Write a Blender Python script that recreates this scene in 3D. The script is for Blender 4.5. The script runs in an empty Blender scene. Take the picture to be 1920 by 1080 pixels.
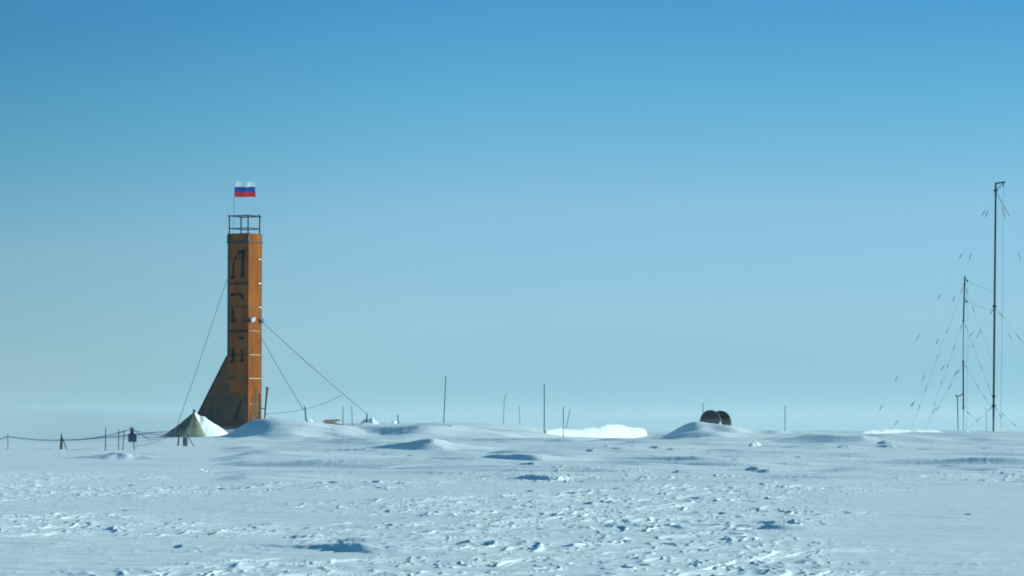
import bpy, bmesh, math, random
import numpy as np
from mathutils import Vector, Matrix

random.seed(7)
scene = bpy.context.scene
COL = scene.collection
R = math.radians

# ------------------------------------------------------------------ camera
F = 6000.0            # focal length in pixels of a 1920 wide frame
HOR = 806.0           # row of the level horizon in that frame
EYE = 1.85            # eye height over the near snow
cam_d = bpy.data.cameras.new('camera')
cam = bpy.data.objects.new('camera', cam_d)
COL.objects.link(cam)
cam_d.sensor_width = 36.0
cam_d.lens = F / 1920.0 * 36.0
cam_d.clip_start = 0.5
cam_d.clip_end = 60000.0
PITCH = math.atan2(HOR - 540.0, F)
cam.location = (0, 0, EYE)
cam.rotation_euler = (math.pi / 2 + PITCH, 0, 0)
scene.camera = cam

# ------------------------------------------------------------------ sky, sun, exposure
SUN_EL, SUN_ROT = 18.0, 68.0          # rotation clockwise from +Y (the view) to +X (right)
SUN_E = 4.9
world = bpy.data.worlds.new('World')
scene.world = world
world.use_nodes = True
wt = world.node_tree
bg = wt.nodes['Background']
sky = wt.nodes.new('ShaderNodeTexSky')
sky.sky_type = 'NISHITA'
sky.sun_disc = False
sky.sun_elevation = R(SUN_EL)
sky.sun_rotation = R(SUN_ROT)
sky.altitude = 3500
sky.air_density = 1.0
sky.dust_density = 0.3
sky.ozone_density = 2.0
tc = wt.nodes.new('ShaderNodeTexCoord')
sep = wt.nodes.new('ShaderNodeSeparateXYZ')
wt.links.new(tc.outputs['Generated'], sep.inputs[0])
mul = wt.nodes.new('ShaderNodeMath'); mul.operation = 'MULTIPLY_ADD'
mul.inputs[1].default_value = -0.10      # the air is clearer on the side away from the sun
left = wt.nodes.new('ShaderNodeMath'); left.operation = 'MINIMUM'; left.inputs[1].default_value = 0.0
wt.links.new(sep.outputs['X'], left.inputs[0]); wt.links.new(left.outputs[0], mul.inputs[0])
wt.links.new(sep.outputs['Z'], mul.inputs[2])
ramp = wt.nodes.new('ShaderNodeValToRGB')
ramp.color_ramp.interpolation = 'LINEAR'
AIR = [(0.0, (0.294, 0.624, 0.989)), (1.0, (0.377, 0.683, 0.954)), (2, (0.571, 0.829, 1.006)), (4, (0.671, 0.96, 1.051)), (6, (0.408, 0.945, 1.029)), (8, (0.25, 0.817, 1.04)), (14.0, (0.264, 1.087, 1.267)), (40.0, (0.294, 1.228, 1.316))]
els = ramp.color_ramp.elements
while len(els) < len(AIR):
    els.new(0.5)
for e, (el, c) in zip(els, AIR):
    e.position = math.sin(R(el))
    e.color = (c[0] / 2, c[1] / 2, c[2] / 2, 1)
wt.links.new(mul.outputs[0], ramp.inputs[0])
mx = wt.nodes.new('ShaderNodeMix'); mx.data_type = 'RGBA'; mx.blend_type = 'MULTIPLY'
mx.inputs['Factor'].default_value = 1.0
wt.links.new(sky.outputs[0], mx.inputs['A'])
wt.links.new(ramp.outputs[0], mx.inputs['B'])
# the sky dims gradually towards both view edges, lens vignetting graded in
ramp2 = wt.nodes.new('ShaderNodeValToRGB')
ramp2.color_ramp.interpolation = 'B_SPLINE'
e2 = ramp2.color_ramp.elements
while len(e2) < 5: e2.new(.5)
for e, (p, v) in zip(e2, ((.5 - .17 / 2, .78), (.5 - .08 / 2, .93), (.5, 1.0), (.5 + .17 / 2, .88), (.75, 1.0))):
    e.position = p; e.color = (v, v, v, 1)
half = wt.nodes.new('ShaderNodeMath'); half.operation = 'MULTIPLY_ADD'; half.inputs[1].default_value = .5; half.inputs[2].default_value = .5
wt.links.new(sep.outputs['X'], half.inputs[0]); wt.links.new(half.outputs[0], ramp2.inputs[0])
mx2 = wt.nodes.new('ShaderNodeVectorMath'); mx2.operation = 'SCALE'
wt.links.new(mx.outputs['Result'], mx2.inputs[0]); wt.links.new(ramp2.outputs[0], mx2.inputs['Scale'])
wt.links.new(mx2.outputs[0], bg.inputs[0])
bg.inputs[1].default_value = 0.10 * 2     # the ramp above is stored at half value

sun_d = bpy.data.lights.new('sun', 'SUN')
sun = bpy.data.objects.new('sun', sun_d)
COL.objects.link(sun)
sun_d.energy = SUN_E
sun_d.angle = R(0.5)
sun_d.color = (.80, 1.0, 0.90)
sv = Vector((math.sin(R(SUN_ROT)) * math.cos(R(SUN_EL)), math.cos(R(SUN_ROT)) * math.cos(R(SUN_EL)), math.sin(R(SUN_EL))))
sun.rotation_euler = sv.to_track_quat('Z', 'Y').to_euler()

scene.view_settings.view_transform = 'Standard'
scene.view_settings.look = 'None'
scene.view_settings.exposure = 0.12
scene.view_settings.gamma = 1.0
scene.cycles.use_denoising = True
scene.cycles.filter_width = 1.9
scene.cycles.max_bounces = 8
scene.cycles.volume_bounces = 1

# ------------------------------------------------------------------ helpers
CP, SP = math.cos(PITCH), math.sin(PITCH)

def P(px, row, Y):
    """world point seen at (px, row) of the 1920x1080 photograph at ground distance Y"""
    u, v = (px - 960.0) / F, (540.0 - row) / F
    dx, dy, dz = u, CP - v * SP, SP + v * CP
    k = Y / dy
    return Vector((dx * k, Y, EYE + dz * k))

def S(Y):
    return Y / F

def tag(o, label=None, cat=None, group=None, kind=None):
    if label: o['label'] = label
    if cat: o['category'] = cat
    if group: o['group'] = group
    if kind: o['kind'] = kind
    return o

def empty(name, loc, rz=0.0):
    o = bpy.data.objects.new(name, None)
    COL.objects.link(o)
    o.location = loc
    o.rotation_euler = (0, 0, rz)
    o.empty_display_size = 0.3
    return o

class MB:
    """collects shapes and links them as ONE mesh object"""
    def __init__(s):
        s.v, s.f, s.m = [], [], []
    def add(s, vs, fs, mi=0):
        b = len(s.v)
        s.v += [tuple(p) for p in vs]
        s.f += [tuple(b + i for i in f) for f in fs]
        s.m += [mi] * len(fs)
    def tube(s, pts, r, n=8, mi=0, cap=True):
        pts = [Vector(p) for p in pts]
        rs = r if isinstance(r, (list, tuple)) else [r] * len(pts)
        vs, fs = [], []
        for i, p in enumerate(pts):
            d = (pts[min(i + 1, len(pts) - 1)] - pts[max(i - 1, 0)]).normalized()
            a = d.cross(Vector((0, 0, 1)))
            if a.length < 1e-3: a = d.cross(Vector((0, 1, 0)))
            a.normalize(); b = d.cross(a)
            for k in range(n):
                t = 2 * math.pi * k / n
                vs.append(p + (a * math.cos(t) + b * math.sin(t)) * rs[i])
        for i in range(len(pts) - 1):
            for k in range(n):
                k2 = (k + 1) % n
                fs.append((i * n + k, i * n + k2, (i + 1) * n + k2, (i + 1) * n + k))
        if cap:
            fs.append(tuple(range(n))[::-1])
            fs.append(tuple((len(pts) - 1) * n + k for k in range(n)))
        s.add(vs, fs, mi)
    def box(s, c, size, ax=None, mi=0, bev=0.0):
        c = Vector(c)
        ax = ax or (Vector((1, 0, 0)), Vector((0, 1, 0)), Vector((0, 0, 1)))
        h = [x / 2 for x in size]
        if bev > 0:
            bm = bmesh.new(); bmesh.ops.create_cube(bm, size=1)
            for v in bm.verts: v.co = Vector((v.co.x * size[0], v.co.y * size[1], v.co.z * size[2]))
            bmesh.ops.bevel(bm, geom=bm.edges[:], offset=bev, segments=2, affect='EDGES', profile=0.6)
            bm.verts.index_update()
            s.add([c + ax[0] * v.co.x + ax[1] * v.co.y + ax[2] * v.co.z for v in bm.verts],
                  [tuple(v.index for v in f.verts) for f in bm.faces], mi)
            bm.free(); return
        vs = [c + ax[0] * (h[0] * i) + ax[1] * (h[1] * j) + ax[2] * (h[2] * k)
              for i in (-1, 1) for j in (-1, 1) for k in (-1, 1)]
        s.add(vs, [(0, 1, 3, 2), (4, 6, 7, 5), (0, 4, 5, 1), (2, 3, 7, 6), (0, 2, 6, 4), (1, 5, 7, 3)], mi)
    def prism(s, poly, d, mi=0):
        """polygon (list of 3-d points) swept by vector d"""
        n = len(poly); d = Vector(d)
        vs = [Vector(p) for p in poly] + [Vector(p) + d for p in poly]
        fs = [tuple(range(n))[::-1], tuple(range(n, 2 * n))] + [(i, (i + 1) % n, n + (i + 1) % n, n + i) for i in range(n)]
        s.add(vs, fs, mi)
    def build(s, name, mats, parent=None, smooth=False, world_pts=False):
        me = bpy.data.meshes.new(name)
        if parent is not None and world_pts:
            inv = Matrix.Translation(parent.location) @ parent.rotation_euler.to_matrix().to_4x4()
            inv = inv.inverted()
            s.v = [tuple(inv @ Vector(p)) for p in s.v]
        me.from_pydata(s.v, [], s.f)
        bm = bmesh.new(); bm.from_mesh(me); bmesh.ops.recalc_face_normals(bm, faces=bm.faces[:]); bm.to_mesh(me); bm.free()
        for m in (mats if isinstance(mats, (list, tuple)) else [mats]): me.materials.append(m)
        for p, i in zip(me.polygons, s.m): p.material_index = i
        if smooth:
            me.polygons.foreach_set('use_smooth', [True] * len(me.polygons))
        o = bpy.data.objects.new(name, me)
        COL.objects.link(o)
        if parent is not None: o.parent = parent
        return o

# ------------------------------------------------------------------ materials
def mat(name, col, rough=0.7, metal=0.0, var=0.15, scale=3.0, bump=0.0, col2=None, stretch=(1, 1, 1), detail=5.0, spec=0.3, grime=None):
    m = bpy.data.materials.new(name); m.use_nodes = True
    nt = m.node_tree; b = nt.nodes['Principled BSDF']
    b.inputs['Roughness'].default_value = rough
    b.inputs['Metallic'].default_value = metal
    b.inputs['Specular IOR Level'].default_value = spec
    t = nt.nodes.new('ShaderNodeTexCoord'); mp = nt.nodes.new('ShaderNodeMapping'); mp.inputs['Scale'].default_value = stretch
    n = nt.nodes.new('ShaderNodeTexNoise'); n.inputs['Scale'].default_value = scale; n.inputs['Detail'].default_value = detail
    nt.links.new(t.outputs['Object'], mp.inputs[0]); nt.links.new(mp.outputs[0], n.inputs['Vector'])
    r = nt.nodes.new('ShaderNodeValToRGB')
    lo = [c * (1 - var) for c in col]; hi = [min(1, c * (1 + var)) for c in (col2 or col)]
    r.color_ramp.elements[0].position = 0.35; r.color_ramp.elements[1].position = 0.65
    r.color_ramp.elements[0].color = (*lo, 1); r.color_ramp.elements[1].color = (*hi, 1)
    nt.links.new(n.outputs[0], r.inputs[0]); nt.links.new(r.outputs[0], b.inputs['Base Color'])
    if grime:
        mp2 = nt.nodes.new('ShaderNodeMapping'); mp2.inputs['Scale'].default_value = (1.6, 1.6, .28)
        g1 = nt.nodes.new('ShaderNodeTexNoise'); g1.inputs['Scale'].default_value = 1.7; g1.inputs['Detail'].default_value = 9; g1.inputs['Roughness'].default_value = .7
        gr = nt.nodes.new('ShaderNodeValToRGB'); gr.color_ramp.elements[0].position = .42; gr.color_ramp.elements[1].position = .68
        gm = nt.nodes.new('ShaderNodeMix'); gm.data_type = 'RGBA'; gm.inputs['B'].default_value = (*grime[0], 1)
        gk = nt.nodes.new('ShaderNodeMath'); gk.operation = 'MULTIPLY'; gk.inputs[1].default_value = grime[1]
        nt.links.new(t.outputs['Object'], mp2.inputs[0]); nt.links.new(mp2.outputs[0], g1.inputs['Vector']); nt.links.new(g1.outputs[0], gr.inputs[0])
        nt.links.new(gr.outputs[0], gk.inputs[0]); nt.links.new(gk.outputs[0], gm.inputs['Factor']); nt.links.new(r.outputs[0], gm.inputs['A'])
        nt.links.new(gm.outputs['Result'], b.inputs['Base Color'])
    if bump:
        bp = nt.nodes.new('ShaderNodeBump'); bp.inputs['Strength'].default_value = bump; bp.inputs['Distance'].default_value = 0.05
        nt.links.new(n.outputs[0], bp.inputs['Height']); nt.links.new(bp.outputs[0], b.inputs['Normal'])
    return m

M_SNOW = mat('snow', (.86, .87, .88), rough=.75, var=.03, scale=1.5, bump=.25, spec=.2)
M_SNOWLUMP = mat('packed_snow', (.88, .88, .88), rough=.8, var=.03, scale=4, bump=.5, spec=.2)
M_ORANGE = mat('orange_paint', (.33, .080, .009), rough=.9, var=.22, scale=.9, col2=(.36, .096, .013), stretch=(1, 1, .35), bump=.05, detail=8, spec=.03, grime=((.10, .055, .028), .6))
M_TRIM = mat('corner_trim', (.05, .06, .065), rough=.6)
M_BAND = mat('dark_seam', (.012, .011, .010), rough=.8)
M_BLACK = mat('black_paint', (.006, .005, .005), rough=.85, spec=.1)
M_STEEL = mat('dark_steel', (.035, .04, .045), rough=.6, metal=.2)
M_GREY = mat('galvanised', (.10, .115, .13), rough=.55, metal=.3)
M_WIRE = mat('wire', (.05, .06, .07), rough=.6)
M_WOOD = mat('weathered_wood', (.34, .25, .17), rough=.85, var=.3, scale=6, stretch=(6, 6, .6))
M_PALEWOOD = mat('fresh_timber', (.62, .34, .15), rough=.85, var=.2, scale=6)
M_DARKWOOD = mat('dark_wood', (.05, .055, .045), rough=.85, var=.3, scale=6)
M_CANVAS = mat('canvas', (.20, .215, .185), rough=.9, var=.15, scale=.8, spec=.05, col2=(.235, .24, .165), bump=.2)
M_BLUE = mat('blue_box', (.05, .065, .14), rough=.7, var=.2)
M_DRUM = mat('dark_drum', (.040, .056, .064), rough=.85, var=.35, scale=5, bump=.3)
M_WHITE = mat('white_enamel', (.75, .77, .78), rough=.35, var=.05)
M_TEAL = mat('teal_bracket', (.02, .09, .13), rough=.5)
def cloth(name, col, var):
    m = mat(name, col, rough=.8, var=var, spec=.05)
    nt = m.node_tree; b = nt.nodes['Principled BSDF']; tr = nt.nodes.new('ShaderNodeBsdfTranslucent'); mxs = nt.nodes.new('ShaderNodeMixShader')
    mxs.inputs[0].default_value = .5
    nt.links.new(b.inputs['Base Color'].links[0].from_socket, tr.inputs['Color'])
    nt.links.new(b.outputs[0], mxs.inputs[1]); nt.links.new(tr.outputs[0], mxs.inputs[2]); nt.links.new(mxs.outputs[0], nt.nodes['Material Output'].inputs['Surface'])
    return m
M_FW = cloth('flag_white', (.50, .58, .63), .05)
M_FB = cloth('flag_blue', (.010, .055, .30), .08)
M_FR = cloth('flag_red', (.48, .022, .025), .08)

# ------------------------------------------------------------------ snow terrain
def _hash(ix, iy, seed):
    h = (ix.astype(np.int64) * 374761393 + iy.astype(np.int64) * 668265263 + seed * 974634777) & 0xffffffff
    h = ((h ^ (h >> 13)) * 1274126177) & 0xffffffff
    return (h ^ (h >> 16)) & 0xffff

_G = np.array([(math.cos(2 * math.pi * k / 64), math.sin(2 * math.pi * k / 64)) for k in range(64)], dtype=np.float32)

def perlin(x, y, seed=0):
    xi = np.floor(x); yi = np.floor(y)
    fx = (x - xi).astype(np.float32); fy = (y - yi).astype(np.float32)
    xi = xi.astype(np.int64); yi = yi.astype(np.int64)
    def g(ox, oy):
        gr = _G[_hash(xi + ox, yi + oy, seed) & 63]
        return gr[..., 0] * (fx - ox) + gr[..., 1] * (fy - oy)
    u = fx * fx * fx * (fx * (fx * 6 - 15) + 10); v = fy * fy * fy * (fy * (fy * 6 - 15) + 10)
    a = g(0, 0) * (1 - u) + g(1, 0) * u
    b = g(0, 1) * (1 - u) + g(1, 1) * u
    return (a * (1 - v) + b * v) * 1.5

def sstep(a, b, x):
    t = np.clip((x - a) / (b - a), 0, 1)
    return t * t * (3 - 2 * t)

PROF_Y = [-200, 30, 40, 60, 80, 110, 150, 190, 230, 262, 300, 400, 600, 1000, 3000, 30000]
PROF_R = [None, None, 1080.5, 985, 932, 890, 858, 836, 822, 815.5, 813.5, 811.8, 810.7, 809.6, 808, 806.4]
PROF_Z = [0.0, 0.0] + [EYE - (r - HOR) * y / F for y, r in zip(PROF_Y[2:], PROF_R[2:])]
PROF_Z[1] = PROF_Z[2]; PROF_Z[0] = PROF_Z[2]

def Yrow(row):
    """distance at which the undisturbed snow is seen at this row"""
    return float(np.interp(-row, [-r for r in PROF_R[2:]], PROF_Y[2:]))

# wind-shaped drifts: px of the crest, distance, px width to the left (nose), px width to the right (tail), height m, depth in front m, behind m, exponent of nose
DRIFTS = [
    (520, 226, 88, 215, 1.30, 8.0, 3.6, .95),
    (610, 240, 110, 330, .58, 8.0, 30.0, 1.4),
    (800, 168, 50, 130, .60, 2.4, 6.0, 1.0),
    (800, 224, 75, 190, .62, 2.6, 9.0, 1.2),
    (1600, 198, 85, 190, .58, 2.6, 8.0, 1.2),
    (985, 131, 46, 150, .40, 2.0, 6.0, 1.1),
    (228, 146, 60, 50, .26, 1.8, 4.0, 1.2),
    (1322, 244, 72, 130, 1.03, 5.0, 3.0, 1.1),
    (1345, 232, 70, 210, .40, 3.0, 8.0, 1.3),
    (1028, 104, 14, 50, .15, .5, 2.0, 1.0),
    (690, 48, 30, 90, .11, .7, 2.4, 1.0),
    (1470, 57, 30, 90, .07, .7, 2.2, 1.0),
]
# long tongues: steep at the nose and along the near side, tails running off to the right
# px of the nose, distance, px length of the tail, height m
TONGUES = [
    (850, 226, 120, .16), (905, 240, 90, .14), (1185, 232, 130, .16), (1210, 222, 90, .10),
    (1660, 190, 160, .18), (1540, 178, 70, .20), (1582, 172, 90, .15), (1668, 174, 50, .16),
    (1700, 165, 60, .08), (1755, 168, 60, .09), (590, 182, 190, .09), (640, 196, 150, .10),
    (725, 152, 60, .08), (772, 151, 60, .07), (938, 138, 60, .16), (1000, 124, 150, .18), (1060, 158, 30, .08),
    (1085, 163, 24, .08), (1110, 160, 30, .09), (1140, 168, 26, .08), (1165, 165, 34, .10), (1188, 170, 30, .08), (1232, 168, 40, .12), (1262, 166, 50, .12),
    (1300, 168, 24, .06), (1330, 164, 30, .07), (1420, 116, 50, .10), (1440, 113, 60, .12), (1275, 112, 50, .09), (1610, 118, 40, .06),
    (1850, 170, 50, .07), (1900, 165, 40, .08), (350, 168, 60, .05), (430, 150, 50, .05), (255, 146, 40, .05), (560, 160, 40, .05),
    (830, 175, 60, .07), (880, 165, 50, .06), (700, 175, 40, .05), (1380, 140, 60, .05), (1500, 145, 80, .06), (1150, 130, 60, .05), (1750, 130, 90, .05),
    (1455, 60, 110, .13), (1360, 66, 60, .08), (660, 52, 90, .12), (560, 54, 60, .08), (345, 50, 30, .09), (930, 50, 40, .09), (870, 51, 30, .07), (1070, 49, 70, .08),
    (1180, 51, 60, .08), (800, 66, 40, .07), (735, 60, 50, .06), (1110, 72, 40, .08), (1000, 84, 40, .09), (1240, 80, 50, .09), (1160, 88, 40, .08), (500, 84, 50, .06),
    (240, 70, 60, .06), (130, 62, 60, .06), (60, 88, 60, .08), (420, 90, 40, .08), (250, 96, 30, .08), (310, 98, 40, .07), (1310, 76, 60, .10), (1820, 66, 20, .06),
]

def ground(X, Y):
    X = np.asarray(X, dtype=np.float64); Y = np.asarray(Y, dtype=np.float64)
    z = np.interp(Y, PROF_Y, PROF_Z)
    px = 960 + X / np.maximum(Y, 20) * F
    # a broad swell beyond the tower, highest between the tower and the tall pole
    sw = np.exp(-(np.abs(px - 780) / np.where(px < 780, 265.0, 255.0)) ** 4) * np.exp(-((Y - 300) / np.where(Y < 300, 38, 110)) ** 2)
    z = z + .90 * sw
    # a shallow trough in front of the bright bank
    z = z - .42 * np.exp(-(np.abs(px - 1135) / 125.0) ** 4) * sstep(205, 240, Y) * sstep(420, 300, Y)
    # the plain falls away a little towards the left
    z = z - 1.1 * sstep(330, 40, px) * sstep(178, 330, Y) * sstep(5000, 900, Y)
    far = sstep(700, 300, Y)
    und = perlin(X / 26.0, Y / 30.0, 3) * .12 + perlin(X / 9.0 + 7, Y / 12.0, 4) * .05
    z = z + und * far * sstep(-10, 120, Y)
    # wind coordinates (noses to the left, tails to the right and a little nearer)
    c, s_ = math.cos(R(-14)), math.sin(R(-14))
    wx = perlin(X / 5.0, Y / 5.0, 21) * .9; wy = perlin(X / 5.0, Y / 5.0, 22) * .9
    A = c * X + s_ * Y + wx; B = -s_ * X + c * Y + wy
    # explicit drifts
    for (dp, dY, wl, wr, h, df, db, ex) in DRIFTS:
        k = dY / F
        x0 = (dp - 960) * k
        rot_ = 22 if dY in (226, 244) else 32
        cr, sr = math.cos(R(rot_)), math.sin(R(rot_))
        ex_, ey_ = X - x0, Y - dY
        dx = cr * ex_ + sr * ey_ + (.35 if dY < 130 else .16) * wl * k * perlin(Y / (df * .5), X / (wl * k * .9), 31)
        dy = -sr * ex_ + cr * ey_ + (df * .3) * perlin(X / (wr * k * .5), Y / (df * 2), 32)
        fl = np.clip(1 + dx / (wl * k), 0, 1)
        fl = np.sin(fl * math.pi / 2) ** (ex * 1.15) if dY > 200 else fl ** ex
        fr = np.exp(-(np.maximum(dx, 0) / (wr * k)) ** 1.6)
        fx = np.where(dx < 0, fl, fr)
        fy = np.where(dy < 0, np.clip(1 + dy / (df * (1.0 + np.clip(dx / (wr * k), 0, 1.5) * .5)), 0, 1) ** 1.2, np.exp(-(np.maximum(dy, 0) / db) ** 2))
        rip = 1 + (.4 if dY < 130 else .10) * perlin(A / (wr * k * .6 + .3), B / (df * .35), 33)
        z = z + h * fx * fy * rip
    for n_, (dp, dY, wr, h) in enumerate(TONGUES):
        if dY < 110: h = h * .58
        k = dY / F
        x0 = (dp - 960) * k; L = wr * k
        sel = (np.abs(Y - dY) < 26 * h + 3) & (np.abs(X - x0 - L * .4) < L * 2.2 + 3 * h + .5)
        if not sel.any(): continue
        xs, ys = X[sel] - x0, Y[sel] - dY
        a_ = .978 * xs + .208 * ys; b_ = -.208 * xs + .978 * ys
        a_ = a_ + .8 * h * perlin(xs / (2.2 * h) + n_, ys / (3 * h), 81) + .35 * h * perlin(xs / (.8 * h) + n_, ys / (.9 * h), 83)
        hf = np.exp(-np.maximum(a_, 0) / (2.5 * h))
        b_ = b_ + hf * .9 * h * perlin(xs / (4.5 * h) + n_ * 3.1, ys / (5 * h), 82) + hf * .35 * h * perlin(xs / (1.1 * h), ys / (1.1 * h) + n_, 84)
        # the near side curls back along the tail
        b_ = b_ + .5 * h * np.clip(a_ / L, 0, 2)
        fa = np.where(a_ < 0, np.sin(np.clip(1 + a_ / (2.0 * h), 0, 1) * math.pi / 2) ** 1.2, np.exp(-(np.maximum(a_, 0) / L) ** 1.5))
        fb = np.where(b_ < 0, np.sin(np.clip(1 + b_ / (2.2 * h), 0, 1) * math.pi / 2) ** 1.2, np.exp(-(np.maximum(b_, 0) / (9 * h)) ** 2))
        z[sel] += h * fa * fb
    # sastrugi
    zone = .24 + .76 * sstep(126, 98, Y) + .10 * sstep(260, 160, Y)
    calm = sstep(-.25, .25, perlin(X / 9.0 + 3.3, Y / 16.0 + 1.2, 11) + .12)
    calm = np.clip(calm, .28, 1)
    right_low = sstep(1480, 1700, px) * sstep(95, 75, Y)
    rough = zone * calm * (1 - .8 * right_low) * sstep(520, 300, Y)
    hh = np.zeros_like(z)
    for (lu, lv, amp, th, seed, sk, ridge) in ((4.2, 1.3, .045, .05, 41, .30, 0), (3.2, .55, .060, .38, 42, .14, 1), (1.3, .36, .036, .16, 43, .09, 0),
                                               (1.1, .22, .036, .40, 45, .05, 1), (.34, .15, .018, .08, 44, .03, 0)):
        ra = R({41: 52, 42: 71, 43: 60, 45: 78, 44: 45}[seed]); ca, sa = math.cos(ra), math.sin(ra)
        w1 = perlin(X / (lv * 3.1) + seed, Y / (lv * 5), 120 + seed) * lv * .8
        U = ca * X + sa * Y + wx * .8; V = sa * X - ca * Y + wy * .8 + w1
        def f(v):
            n = perlin(U / lu + seed * .37, v / lv, seed)
            if ridge:
                n = 1 - np.abs(n) * 2.2
                n = n * sstep(-.2, .25, perlin(U / (lu * 1.3) + 5.1, v / (lv * 2.1), seed + 100))
            return np.clip((n - th) / (1 - th), 0, 1)
        p = f(V)
        p = f(V + sk * (p - .2) * 1.2)
        hh = hh + amp * p ** 1.05 * .66
    z = z + hh * rough
    # low overlapping wind slabs in the middle distance
    sl = np.clip(perlin(A / 11.0 + 2.7, B / 4.2, 71) - .02, 0, 1); sl = np.clip(perlin((A + 2.2 * sl) / 11.0 + 2.7, B / 4.2, 71) - .02, 0, 1)
    s2 = np.clip(perlin(A / 4.6 + 9.7, B / 2.0, 72) - .10, 0, 1); s2 = np.clip(perlin((A + 1.2 * s2) / 4.6 + 9.7, B / 2.0, 72) - .10, 0, 1)
    z = z + (sl * .30 + s2 * .19) * sstep(70, 130, Y) * sstep(480, 300, Y) * (1 - .8 * sstep(470, 390, px))
    # fine wind streaks everywhere
    z = z + (perlin(A / 3.2, B / .42, 51) * .016 + perlin(A / .9, B / .2, 52) * .005) * sstep(420, 200, Y)
    return z

def gz(x, y):
    return float(ground(np.array([x]), np.array([y]))[0])

def make_ground():
    nu = 1250
    dense = np.linspace(-.185, .185, nu)
    side = .185 + (np.geomspace(.004, 8.0, 46))
    u = np.concatenate([-side[::-1], dense, side])
    near = np.linspace(-14, 33.5, 40)
    mid = np.geomspace(34.0, 420.0, 1350)
    far = np.geomspace(426.0, 30000.0, 70)
    yy = np.concatenate([near, mid, far])
    U, Y = np.meshgrid(u, yy)
    X = U * (Y + 20.0)
    Z = np.empty_like(X)
    for i in range(0, len(yy), 100):
        Z[i:i + 100] = ground(X[i:i + 100], Y[i:i + 100])
    nr, nc = X.shape
    co = np.stack([X, Y, Z], -1).reshape(-1, 3).astype(np.float32)
    idx = np.arange(nr * nc, dtype=np.int32).reshape(nr, nc)
    q = np.stack([idx[:-1, :-1], idx[:-1, 1:], idx[1:, 1:], idx[1:, :-1]], -1).reshape(-1, 4)
    me = bpy.data.meshes.new('snow_field')
    me.vertices.add(len(co)); me.vertices.foreach_set('co', co.ravel())
    me.loops.add(q.size); me.loops.foreach_set('vertex_index', q.ravel())
    me.polygons.add(len(q))
    me.polygons.foreach_set('loop_start', np.arange(0, q.size, 4, dtype=np.int32))
    me.polygons.foreach_set('use_smooth', np.ones(len(q), dtype=bool))
    me.update(calc_edges=True)
    me.materials.append(M_SNOW)
    o = bpy.data.objects.new('snow_field', me)
    COL.objects.link(o)
    tag(o, 'wind-carved snow plain with sastrugi ridges and drifts', kind='structure')
    return o

make_ground()

# ------------------------------------------------------------------ drilling tower
TY = 262.0
ts = S(TY)
C0 = P(465, 812, TY)
ANG = math.atan2(-25, 39) - math.atan2(465 - 960, F)
W = math.hypot(39, 25) * ts
tower = empty('drilling_tower', C0, ANG)
tag(tower, 'tall narrow orange tower with railed top and sloping annex rising from the snow', 'tower')

def tz(row): return (812 - row) * ts
def lx(px): return (px - 465) / 39.0 * W            # along the shaded left face
def ry(px): return (px - 465) / 25.0 * W            # along the sunlit right face
HT = tz(438)

# clad body: a shaft with panels set in, and the slanted annex on the same face
sh = MB()
sh.box((-W / 2, W / 2, (HT - 1.5) / 2), (W, W, HT + 1.5))
shaft = sh.build('shaft', M_ORANGE, tower)
an = MB()
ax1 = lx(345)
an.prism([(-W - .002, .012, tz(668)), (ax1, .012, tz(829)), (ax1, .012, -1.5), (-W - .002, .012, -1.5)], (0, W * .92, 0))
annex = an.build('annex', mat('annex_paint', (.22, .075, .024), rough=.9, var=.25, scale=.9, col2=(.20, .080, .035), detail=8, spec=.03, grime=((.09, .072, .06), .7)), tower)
# thin panel, greyer than the wall paint, over the lowest wall and annex
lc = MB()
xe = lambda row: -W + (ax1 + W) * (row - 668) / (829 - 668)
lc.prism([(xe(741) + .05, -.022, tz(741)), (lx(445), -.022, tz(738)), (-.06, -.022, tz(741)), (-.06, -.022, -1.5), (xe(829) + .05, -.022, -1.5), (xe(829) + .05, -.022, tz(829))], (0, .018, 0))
lc.build('lower_panel', mat('grey_brown_panel', (.15, .088, .056), rough=.9, var=.3, scale=1.3, col2=(.17, .085, .04), stretch=(1, 1, .4), detail=8, spec=.05, grime=((.075, .068, .07), .9)), tower)
# sloping cover board along the edge of the annex
ed = MB()
a0, a1 = Vector((-W - .01, -.02, tz(667))), Vector((ax1 - .03, -.02, tz(829)))
dirv = (a1 - a0).normalized(); nrm = Vector((dirv.z, 0, -dirv.x))
ed.box((a0 + a1) / 2 + Vector((0, W * .46, 0)) + nrm * .03, ((a1 - a0).length, W * .98, .06), (dirv, Vector((0, 1, 0)), nrm))
ed.build('roof_edge', M_TRIM, annex)
# vertical battens and a faint door outline on the annex wall
for px, r0, r1 in ((403, 738, 800), (427, 735, 775)):
    m = MB(); m.box((lx(px), -.032, (tz(r0) + tz(r1)) / 2), (.06, .02, tz(r0) - tz(r1))); m.build('batten', M_GREY, annex)
m = MB(); m.box((lx(440), -.034, tz(757)), (W * .42, .022, .05)); m.build('batten', M_GREY, tower)
m = MB()
m.tube([(lx(452), -.05, tz(752)), (lx(448), -.05, tz(770)), (lx(441), -.05, tz(784))], .07, 6)
m.build('cable_bundle', M_BLACK, tower)
m = MB(); m.box((lx(459), -.03, tz(775)), (.22, .06, .28), bev=.01); m.build('junction_box', M_GREY, tower)
m = MB(); m.box((lx(432), -.012, tz(709)), (.75, .022, .22)); m.box((lx(428), -.012, tz(728)), (.16, .02, .8)); m.build('faded_patch', mat('old_green_paint', (.05, .055, .032), var=.3), tower)

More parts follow.
